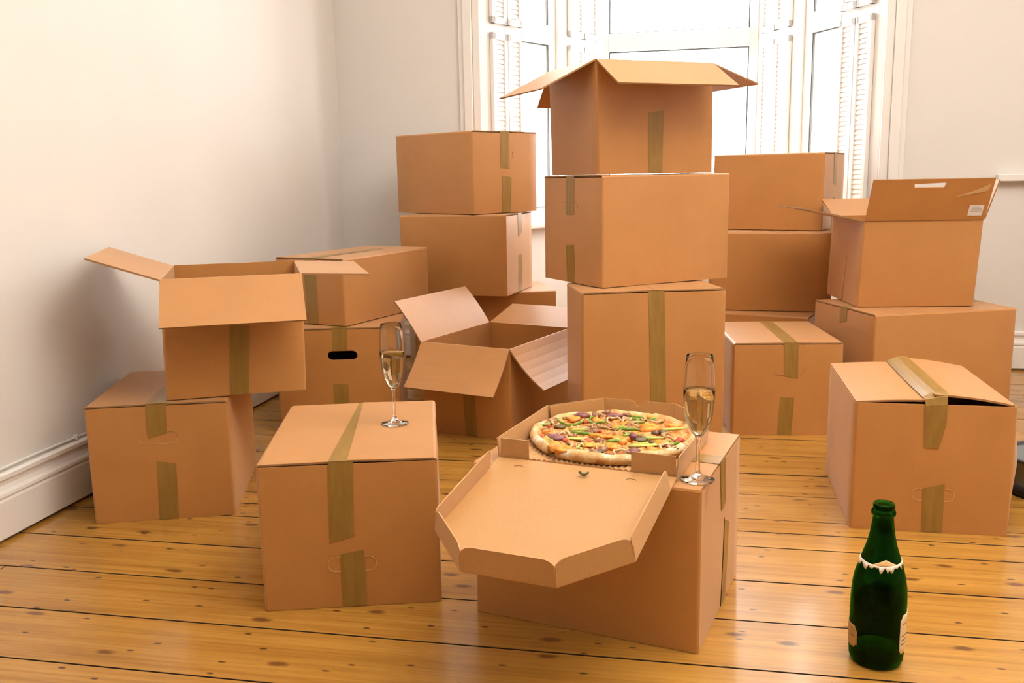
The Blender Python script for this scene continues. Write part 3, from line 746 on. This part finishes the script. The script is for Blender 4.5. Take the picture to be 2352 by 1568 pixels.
# ---------------------------------------------------------------- pizza
PZC = Vector((PX, PY, 0)) + Vector((math.cos(PYAW), math.sin(PYAW), 0)) * .1745 + Vector((-math.sin(PYAW), math.cos(PYAW), 0)) * .180
PIZ_Z = PZ + TH + .0058; PR = .1705
pizza = thing('pizza', 'round vegetable pizza cut in slices lying in the open pizza box', 'pizza', (PZC.x, PZC.y, PIZ_Z), 0)
def make_pizza_mat():
    m, nt, b = new_mat('pizza_surface'); L = nt.links
    tc = N(nt, 'ShaderNodeTexCoord'); sx = N(nt, 'ShaderNodeSeparateXYZ'); L.new(tc.outputs['Object'], sx.inputs[0])
    cx = N(nt, 'ShaderNodeCombineXYZ'); L.new(sx.outputs[0], cx.inputs[0]); L.new(sx.outputs[1], cx.inputs[1])
    ln = N(nt, 'ShaderNodeVectorMath', operation='LENGTH'); L.new(cx.outputs[0], ln.inputs[0])
    n1 = noise(nt, tc.outputs['Object'], 42, 4, .65); n2 = noise(nt, tc.outputs['Object'], 95, 3, .6); n3 = noise(nt, tc.outputs['Object'], 260, 2, .6)
    r1 = ramp(nt, [(.36, (.50, .10, .018)), (.46, (.66, .20, .035)), (.55, (.74, .38, .10)), (.70, (.80, .55, .24))]); L.new(n1.outputs['Fac'], r1.inputs['Fac'])
    r2 = ramp(nt, [(.42, (.42, .11, .02)), (.50, (.74, .36, .10)), (.62, (.84, .58, .28))]); L.new(n2.outputs['Fac'], r2.inputs['Fac'])
    c = mix(nt, r1.outputs['Color'], r2.outputs['Color'], .45)
    r3 = ramp(nt, [(.66, (0, 0, 0)), (.74, (1, 1, 1))]); L.new(n3.outputs['Fac'], r3.inputs['Fac'])
    c = mix(nt, c, (.22, .07, .02), r3.outputs['Color'])
    # crust beyond the rim radius
    nr = noise(nt, tc.outputs['Object'], 30, 2); ad = N(nt, 'ShaderNodeMath', operation='MULTIPLY_ADD'); L.new(nr.outputs['Fac'], ad.inputs[0]); ad.inputs[1].default_value = .012; L.new(ln.outputs['Value'], ad.inputs[2])
    mr = N(nt, 'ShaderNodeMapRange', clamp=True); mr.inputs['From Min'].default_value = .158; mr.inputs['From Max'].default_value = .1615; L.new(ad.outputs[0], mr.inputs['Value'])
    n4 = noise(nt, tc.outputs['Object'], 26, 4, .6)
    rc = ramp(nt, [(.30, (.26, .10, .025)), (.40, (.62, .32, .10)), (.52, (.72, .48, .21)), (.64, (.84, .72, .55))]); L.new(n4.outputs['Fac'], rc.inputs['Fac'])
    c = mix(nt, c, rc.outputs['Color'], mr.outputs[0])
    L.new(c, b.inputs['Base Color']); b.inputs['Roughness'].default_value = .45
    bp = N(nt, 'ShaderNodeBump'); bp.inputs['Strength'].default_value = .5; bp.inputs['Distance'].default_value = .003; L.new(n2.outputs['Fac'], bp.inputs['Height']); L.new(bp.outputs['Normal'], b.inputs['Normal'])
    return m
PIZM = make_pizza_mat()
def hsh(x, y):
    return (math.sin(x * 91.7 + 1.3) * math.cos(y * 83.1 - .7) + .6 * math.sin(x * 197 + y * 143) + .5 * math.cos(x * 311 - y * 277 + 2))
def top_z(r, a):
    x, y = r * math.cos(a), r * math.sin(a); n = hsh(x, y)
    inner = .0105 + .0022 * n
    k = min(max((r - .150) / .008, 0), 1); k = k * k * (3 - 2 * k)
    e = min(max((r - .159) / .0125, 0), 1)
    crust = .0165 * math.sqrt(max(1 - e * e, 0)) * (1 + .10 * math.sin(a * 9 + 1) + .06 * math.sin(a * 23)) + .004
    return inner * (1 - k) + crust * k
def rim_r(a): return PR * (1 + .012 * math.sin(3 * a + .5) + .008 * math.sin(7 * a))
cuts = [math.radians(q) for q in (-142, -84, -38, 8, 52, 98, 142, 184)]
slices = []
for si in range(8):
    a0, a1 = cuts[si], cuts[(si + 1) % 8]
    if a1 < a0: a1 += 2 * PI
    g0 = .012 if si != 0 else .085; g1 = .012 if si != 7 else .06
    nr, na = 26, 16; V = []; F = []
    for lay in (0, 1):
        for i in range(nr + 1):
            for j in range(na + 1):
                rr = rim_r(a0 + (a1 - a0) * j / na) * (.03 + .97 * i / nr)
                w0, w1 = a0 + g0 * min(1, .25 + rr / PR), a1 - g1 * min(1, .25 + rr / PR)
                a = w0 + (w1 - w0) * j / na
                e = min(abs(j), abs(na - j)); dz = -.0025 if e == 0 else 0
                z = (top_z(rr * PR / rim_r(a), a) + dz) if lay else .0
                if not lay and i == nr: rr *= .97
                V.append((rr * math.cos(a), rr * math.sin(a), max(z, .001) if lay else 0))
    n1 = (nr + 1) * (na + 1)
    for i in range(nr):
        for j in range(na):
            a = i * (na + 1) + j; F.append((a, a + 1, a + na + 2, a + na + 1)); b_ = a + n1; F.append((b_, b_ + na + 1, b_ + na + 2, b_ + 1))
    ring = [j for j in range(na + 1)] + [i * (na + 1) + na for i in range(1, nr + 1)] + [nr * (na + 1) + j for j in range(na - 1, -1, -1)] + [i * (na + 1) for i in range(nr - 1, 0, -1)]
    for k in range(len(ring)):
        a, b_ = ring[k], ring[(k + 1) % len(ring)]; F.append((a, b_, b_ + n1, a + n1))
    me = mesh('slice', V, F, smooth=True); bm = bmesh.new(); bm.from_mesh(me); bmesh.ops.recalc_face_normals(bm, faces=bm.faces); bm.to_mesh(me); bm.free()
    slices.append((a0, a1, obj('slice', me, PIZM, pizza)))
# toppings
def vegmat(name, c1, c2, scale=60, rough=.35):
    m, nt, b = new_mat(name); tc = N(nt, 'ShaderNodeTexCoord'); n = noise(nt, tc.outputs['Object'], scale, 2)
    r = ramp(nt, [(.35, c1), (.65, c2)]); nt.links.new(n.outputs['Fac'], r.inputs['Fac']); nt.links.new(r.outputs['Color'], b.inputs['Base Color']); b.inputs['Roughness'].default_value = rough; return m
GREEN = vegmat('green_pepper', (.10, .22, .015), (.36, .50, .07)); LIME = vegmat('pale_green_pepper', (.42, .50, .09), (.55, .60, .16))
PURP = vegmat('red_onion', (.16, .045, .05), (.30, .11, .11)); OLIVE = vegmat('olive', (.06, .045, .018), (.19, .13, .045))
ORNG = vegmat('orange_cheese', (.80, .22, .02), (.90, .42, .06), 90); MUSH = vegmat('mushroom', (.50, .28, .12), (.80, .60, .36), 90); MEAT = vegmat('minced_meat', (.22, .08, .035), (.42, .20, .10), 90); RED = vegmat('red_pepper', (.50, .05, .02), (.65, .12, .05))
f_inv = None
def px_to_plane(px, py, z):
    d = r2 * ((px - 1176) / F_PX) + d2 * ((py - 784) / F_PX) + fwd; t = (z - CAM_H) / d.z
    return Vector((0, 0, CAM_H)) + d * t
def slice_for(x, y):
    a = math.atan2(y, x)
    for a0, a1, o in slices:
        for k in (0, 2 * PI, -2 * PI):
            if a0 <= a + k < a1: return o
    return slices[0][2]
rt = random.Random(11)
def blob(name, mat, loc, sx, sy, sz, rz, seed, sub=2, rough=.25):
    bm = bmesh.new(); bmesh.ops.create_icosphere(bm, subdivisions=sub, radius=1.0); rr = random.Random(seed); ph = [rr.uniform(0, 6) for _ in range(6)]
    for v in bm.verts:
        k = 1 + rough * (.5 * math.sin(3 * v.co.x + ph[0]) + .4 * math.sin(4 * v.co.y + ph[1]) + .35 * math.sin(5 * v.co.z + 3 * v.co.x + ph[2]))
        v.co = Vector((v.co.x * sx * k, v.co.y * sy * k, v.co.z * sz * k))
    M = Matrix.Translation(loc) @ Matrix.Rotation(rz, 4, 'Z') @ Matrix.Rotation(rr.uniform(-.2, .2), 4, 'X')
    bmesh.ops.transform(bm, matrix=M, verts=bm.verts)
    return from_bm(name, bm, True)
def arc_strip(name, loc, R, a0, a1, wdt, th, rz, tilt=0.0):
    """curved strip of pepper: section wdt high, th thick, bent on radius R"""
    V = []; F = []; n = 10
    for i in range(n + 1):
        a = a0 + (a1 - a0) * i / n; tp = .6 + .4 * math.sin(PI * i / n)
        for dr, z in ((-th / 2, 0), (th / 2, 0), (th / 2, wdt * tp), (-th / 2, wdt * tp)):
            V.append(Vector(((R + dr) * math.cos(a), (R + dr) * math.sin(a), z + .002 * math.sin(3 * a))))
    for i in range(n):
        for j in range(4): F.append((4 * i + j, 4 * i + (j + 1) % 4, 4 * i + 4 + (j + 1) % 4, 4 * i + 4 + j))
    F += [(3, 2, 1, 0), (4 * n, 4 * n + 1, 4 * n + 2, 4 * n + 3)]
    c = sum(V, Vector()) / len(V); M = Matrix.Translation(loc) @ Matrix.Rotation(rz, 4, 'Z') @ Matrix.Rotation(tilt, 4, 'X')
    V = [M @ (v - Vector((c.x, c.y, 0))) for v in V]
    return mesh(name, V, F, smooth=True)
def add_top(kind, px, py, size=1.0, rot=None, mat=None):
    w = px_to_plane(px, py, PIZ_Z + .011) ; x, y = w.x - PZC.x, w.y - PZC.y; r = math.hypot(x, y)
    if r > .156: x, y = x * .156 / r, y * .156 / r; r = .156
    size *= 1.25
    z = top_z(min(r, .148), math.atan2(y, x)) + .0022; par = slice_for(x, y); rz = rt.uniform(0, PI) if rot is None else math.radians(rot); sd = rt.randint(0, 9999)
    if kind == 'pepper_arc': me = arc_strip('pepper_strip', (x, y, z - .001), .020 * size, .2, PI - .2, .0065, .0035, rz, -.3); m_ = mat or GREEN
    elif kind == 'pepper_slab': me = blob('pepper_piece', None, (x, y, z + .001), .021 * size, .0085 * size, .0035, rz, sd, 2, .15); m_ = mat or LIME
    elif kind == 'pepper_strip': me = blob('pepper_strip', None, (x, y, z + .001), .019 * size, .0034, .0035, rz, sd, 2, .12); m_ = mat or GREEN
    elif kind == 'onion': me = blob('onion_piece', None, (x, y, z + .003), .0135 * size, .009 * size, .0065, rz, sd, 2, .2); m_ = PURP
    elif kind == 'olive': me = blob('olive_slice', None, (x, y, z + .001), .0085 * size, .0065 * size, .0045, rz, sd, 2, .15); m_ = OLIVE
    elif kind == 'orange': me = blob('cheese_lump', None, (x, y, z), .0125 * size, .010 * size, .0055, rz, sd, 2, .45); m_ = ORNG
    elif kind == 'mush': me = arc_strip('mushroom_slice', (x, y, z), .009 * size, 0, PI * 1.25, .0045, .0035, rz, .2); m_ = MUSH
    elif kind == 'meat': me = blob('meat_piece', None, (x, y, z), .0095 * size, .0075 * size, .0055, rz, sd, 2, .5); m_ = MEAT
    else: me = blob('pepper_piece', None, (x, y, z), .006 * size, .006 * size, .0045, rz, sd, 2, .3); m_ = RED
    obj(me.name.split('.')[0], me, m_, par)
TOPS = [('pepper_arc', 1312, 976, 1.15, 180), ('orange', 1318, 966, 1.2), ('olive', 1287, 984, 1.15, 0), ('onion', 1278, 1008, 1.35, -15), ('pepper_slab', 1322, 1008, 1.35, -15), ('pepper_strip', 1343, 999, 1.3, -20, GREEN), ('pepper_arc', 1333, 1029, .7, 80, LIME),
        ('onion', 1335, 958, 1.2, 0), ('pepper_arc', 1368, 971, 1.0, 120), ('mush', 1407, 970, 1.3, 0), ('olive', 1363, 990, .9), ('pepper_strip', 1425, 983, 1.1, 60, GREEN), ('pepper_strip', 1447, 988, 1.1, -15), ('mush', 1441, 967, 1.3), ('pepper_arc', 1477, 965, 1.1, -20), ('onion', 1413, 960, 1.3, 0),
        ('orange', 1491, 986, 1.8, 0), ('orange', 1406, 1031, 1.2), ('orange', 1523, 1021, 1.1), ('orange', 1549, 978, 1.2), ('orange', 1289, 1040, 1.7, -30), ('orange', 1381, 1004, 1.3), ('orange', 1413, 1005, 1.0), ('orange', 1498, 1034, .9),
        ('olive', 1470, 1012, 1.5, 10), ('onion', 1455, 1010, .9), ('pepper_slab', 1485, 1022, 1.7, 12, LIME), ('pepper_strip', 1497, 1010, 1.2, 0, LIME), ('olive', 1520, 995, 1.2), ('pepper_strip', 1546, 991, 1.2, 10, LIME), ('pepper_strip', 1451, 1001, 1.1, 8, GREEN),
        ('pepper_slab', 1432, 1034, .95, -40, LIME), ('pepper_slab', 1370, 1025, .8, 20, LIME), ('pepper_strip', 1413, 1019, .8, 0, GREEN), ('meat', 1358, 1038, 1.5), ('meat', 1345, 1043, 1.1), ('olive', 1376, 1039, 1.1), ('meat', 1397, 1046, 1.3), ('onion', 1457, 1040, 1.1), ('meat', 1440, 1046, 1.0),
        ('mush', 1525, 1031, 1.3), ('mush', 1535, 1008, 1.3), ('olive', 1562, 1036, 1.1), ('red', 1560, 1014, 1.4), ('pepper_strip', 1551, 1019, .8, 40), ('meat', 1257, 974, 1.1), ('meat', 1270, 966, 1.2), ('meat', 1252, 986, 1.0), ('meat', 1540, 1030, .8), ('mush', 1290, 997, 1.2), ('mush', 1340, 985, 1.2), ('mush', 1385, 985, 1.2), ('mush', 1460, 978, 1.2), ('mush', 1510, 970, 1.2), ('mush', 1345, 1018, 1.1), ('mush', 1420, 1042, 1.1), ('red', 1350, 1016, 1.2), ('orange', 1260, 1010, 1.3), ('orange', 1275, 1028, 1.2), ('orange', 1300, 955, 1.0), ('orange', 1450, 952, 1.2), ('orange', 1440, 975, 1.0), ('meat', 1390, 950, 1.0), ('red', 1240, 1004, 1.0), ('olive', 1452, 970, .8), ('olive', 1480, 980, .7), ('pepper_strip', 1332, 990, .9, 0, LIME), ('orange', 1515, 1040, 1.0), ('mush', 1310, 1047, 1.0)]
for t_ in TOPS: add_top(*t_)
rs = random.Random(23)
for i in range(95):     # smaller bits scattered over the cheese
    a = rs.uniform(0, 2 * PI); r = .157 * math.sqrt(rs.uniform(0, 1)); w = Vector((PZC.x + r * math.cos(a), PZC.y + r * math.sin(a), PIZ_Z + .011))
    d = w - Vector((0, 0, CAM_H)); k = F_PX / d.dot(fwd)
    add_top(rs.choice(['meat', 'meat', 'orange', 'mush', 'mush', 'olive', 'red', 'pepper_strip', 'orange']), 1176 + d.dot(r2) * k, 784 + d.dot(d2) * k, rs.uniform(.45, .8))
# stray bit of pepper on the lid
bit = thing('pepper_scrap', 'small stray scrap of dark green pepper lying on the pizza box lid', 'vegetable scrap', tuple(px_to_plane(1340, 1087, Z20 + .007)), 0)
obj('skin', arc_strip('skin', (0, 0, -.002), .0085, .1, PI - .3, .005, .003, math.radians(170), 0), vegmat('scrap_green', (.10, .09, .015), (.22, .19, .04)), bit)
obj('flesh', blob('flesh', None, (.002, -.003, .0), .006, .003, .0025, .3, 5), vegmat('scrap_dark', (.06, .045, .01), (.14, .10, .03)), bit)

# ---------------------------------------------------------------- champagne glasses
def glassmat(name, col, ior, rough=0.0):
    m = bpy.data.materials.new(name); m.use_nodes = True; nt = m.node_tree
    for n in list(nt.nodes): nt.nodes.remove(n)
    o = N(nt, 'ShaderNodeOutputMaterial'); g = N(nt, 'ShaderNodeBsdfGlass'); g.inputs['Color'].default_value = (*col, 1); g.inputs['IOR'].default_value = ior; g.inputs['Roughness'].default_value = rough
    nt.links.new(g.outputs[0], o.inputs[0]); return m
GLASS = glassmat('clear_glass', (.99, .99, .98), 1.40); WINE = glassmat('champagne', (.985, .94, .80), 1.33)
def flute(label, loc, rz):
    g = thing('champagne_glass', label, 'glass', loc, rz, 'champagne glasses')
    lathe('foot', [(.0, .0), (.0292, .0), (.0306, .0012), (.0292, .0024), (.020, .0040), (.010, .0075), (.0055, .013), (.0, .013)], 64, GLASS, g, False, False)
    lathe('stem', [(.0, .0125), (.0056, .0125), (.0042, .020), (.0034, .040), (.0034, .062), (.0042, .074), (.0060, .080), (.0, .0815)], 32, GLASS, g, False, False)
    outer = [(.0055, .0800), (.0100, .0850), (.0165, .094), (.0215, .106), (.0252, .124), (.0272, .146), (.0278, .166), (.0268, .190), (.0248, .212), (.0232, .2265)]
    inner = [(max(r - .0009, .0), z + (.003 if i == 0 else .0)) for i, (r, z) in enumerate(outer)]
    prof = [(0, .080)] + outer + [(.0226, .2272)] + inner[::-1] + [(0, .0845)]
    lathe('bowl', prof, 64, GLASS, g, False, False)
    LV = .1655
    wi = [(0, .0836)]
    for i, (r, z) in enumerate(inner):
        if z < LV: wi.append((max(r + .0003, .003), max(z, .0838)))
    lathe('champagne', wi + [(.0272, LV), (.0, LV + .0002)], 64, WINE, g, False, False)
    return g
flute('half full champagne glass standing on the left front box', tuple(px_to_plane(907, 972, Z5 + .0018)), 0)
flute('half full champagne glass standing beside the pizza box', tuple(px_to_plane(1602, 1101, Z20 + .0008)), .4)

# ---------------------------------------------------------------- champagne bottle
BGL = glassmat('green_bottle_glass', (.15, .42, .10), 1.48)
bottle = thing('champagne_bottle', 'empty green glass champagne bottle standing on the floor at the right', 'bottle', (.6315, 1.4783, 0.0005), math.radians(15))
bo = [(.0, .012), (.026, .004), (.036, .0), (.042, .002), (.0448, .009), (.0458, .022), (.0462, .06), (.0462, .112), (.0450, .138), (.0420, .158), (.0365, .178), (.0300, .198), (.0244, .216), (.0205, .234), (.0180, .252), (.0166, .264), (.0166, .2665), (.0196, .2685), (.0200, .2735), (.0186, .2768), (.0160, .2782), (.0160, .2800), (.0176, .2815), (.0178, .2865), (.0164, .2885)]
bi = [(.0120, .2885), (.0112, .2800), (.0118, .262), (.0150, .240), (.0205, .214), (.0270, .194), (.0345, .172), (.0400, .150), (.0425, .130), (.0428, .10), (.0428, .022), (.041, .014), (.030, .011), (.0, .018)]
lathe('glass_body', bo + bi, 64, BGL, bottle, False, False)
def wrap(name, r_of, z0, z1, a0, a1, mat, t=.0006, nz=8, na=16, zf=None, parent=bottle):
    V = []; F = []
    for lay in (0.0003, 0.0003 + t):
        for i in range(nz + 1):
            for j in range(na + 1):
                a = a0 + (a1 - a0) * j / na; zl, zh = (zf(j / na) if zf else (z0, z1)); z = zl + (zh - zl) * i / nz; r = r_of(z) + lay
                V.append((r * math.cos(a), r * math.sin(a), z))
    n1 = (nz + 1) * (na + 1)
    for i in range(nz):
        for j in range(na):
            a = i * (na + 1) + j; F.append((a, a + na + 1, a + na + 2, a + 1)); b_ = a + n1; F.append((b_, b_ + 1, b_ + na + 2, b_ + na + 1))
    ring = [j for j in range(na + 1)] + [i * (na + 1) + na for i in range(1, nz + 1)] + [nz * (na + 1) + j for j in range(na - 1, -1, -1)] + [i * (na + 1) for i in range(nz - 1, 0, -1)]
    for k in range(len(ring)):
        a, b_ = ring[k], ring[(k + 1) % len(ring)]; F.append((a, b_, b_ + n1, a + n1))
    return obj(name, mesh(name, V, F, smooth=True), mat, parent)
def r_at(z):
    P = bo[3:]
    for (ra, za), (rb_, zb) in zip(P[:-1], P[1:]):
        if za <= z <= zb: return ra + (rb_ - ra) * (z - za) / max(zb - za, 1e-6)
    return P[0][0]
view_a = math.atan2(-1.477, -.633) - math.radians(15)     # towards the camera in bottle space
CREAM = plain('cream_label', (.78, .62, .38), .5); GOLD = plain('tan_label', (.42, .25, .09), .5); PRT = plain('label_print', (.25, .17, .10), .6); BACKL = plain('dark_label_back', (.045, .028, .012), .7)
def zlab(a, b): return lambda q: (a + .006 * (1 if q < .12 or q > .88 else 0), b - .008 * (1 if q < .12 or q > .88 else 0))
wrap('side_label', r_at, .03, .095, view_a + math.radians(52), view_a + math.radians(105), CREAM, zf=zlab(.028, .100))
for k, zz in enumerate((.045, .053, .061, .082)): wrap('print_line', lambda z: r_at(z) + .0008, zz, zz + .002, view_a + math.radians(58), view_a + math.radians(80), PRT, .0002, 1, 6)
wrap('front_label', r_at, .03, .068, view_a - math.radians(105), view_a - math.radians(42), GOLD, zf=zlab(.030, .070))
wrap('print_line', lambda z: r_at(z) + .0008, .049, .053, view_a - math.radians(62), view_a - math.radians(50), PRT, .0002, 1, 6)
wrap('back_label', lambda z: r_at(z), .02, .125, view_a + math.radians(110), view_a + math.radians(250), BACKL, zf=lambda q: (.018, .128 - .02 * abs(2 * q - 1)))
# torn foil collar round the shoulder
FOIL = plain('torn_white_foil', (.80, .72, .60), .4); PEACH = plain('peach_collar', (.90, .56, .26), .5)
rf = random.Random(4); tears = [rf.uniform(0, 1) for _ in range(65)]
wrap('foil_collar', r_at, .178, .184, view_a - 2.6, view_a + 2.6, FOIL, .0008, 2, 64, zf=lambda q: (.1845 - .011 * (tears[int(q * 64)] ** 2.5) + .004 * abs(q - .5), .1868 + .006 * abs(2 * q - 1)))
wrap('collar_remnant', r_at, .18, .2, view_a - .42, view_a + .95, PEACH, .0007, 4, 24, zf=lambda q: (.1872, .1874 + .0105 * (1 - abs(2 * q - 1))))

# ---------------------------------------------------------------- grey tub at the right edge
tub = thing('plastic_tub', 'grey plastic tub with a black base at the right edge behind the bulging box', 'tub', (1.432, 2.300, .0005), 0)
lathe('tub_side', [(.118, .030), (.124, .090), (.127, .092), (.127, .098), (.120, .098), (.114, .034), (.0, .034), (.0, .030)], 64, plain('grey_plastic', (.19, .21, .21), .4), tub, False, False)
lathe('base_ring', [(.0, .0), (.112, .0), (.119, .004), (.121, .030), (.0, .030)], 64, plain('black_rubber', (.012, .012, .012), .6), tub, False, False)
lathe('rim', [(.119, .096), (.129, .094), (.131, .099), (.127, .103), (.121, .102), (.119, .096)], 64, plain('dark_grey_rim', (.05, .05, .055), .4), tub, False, False)
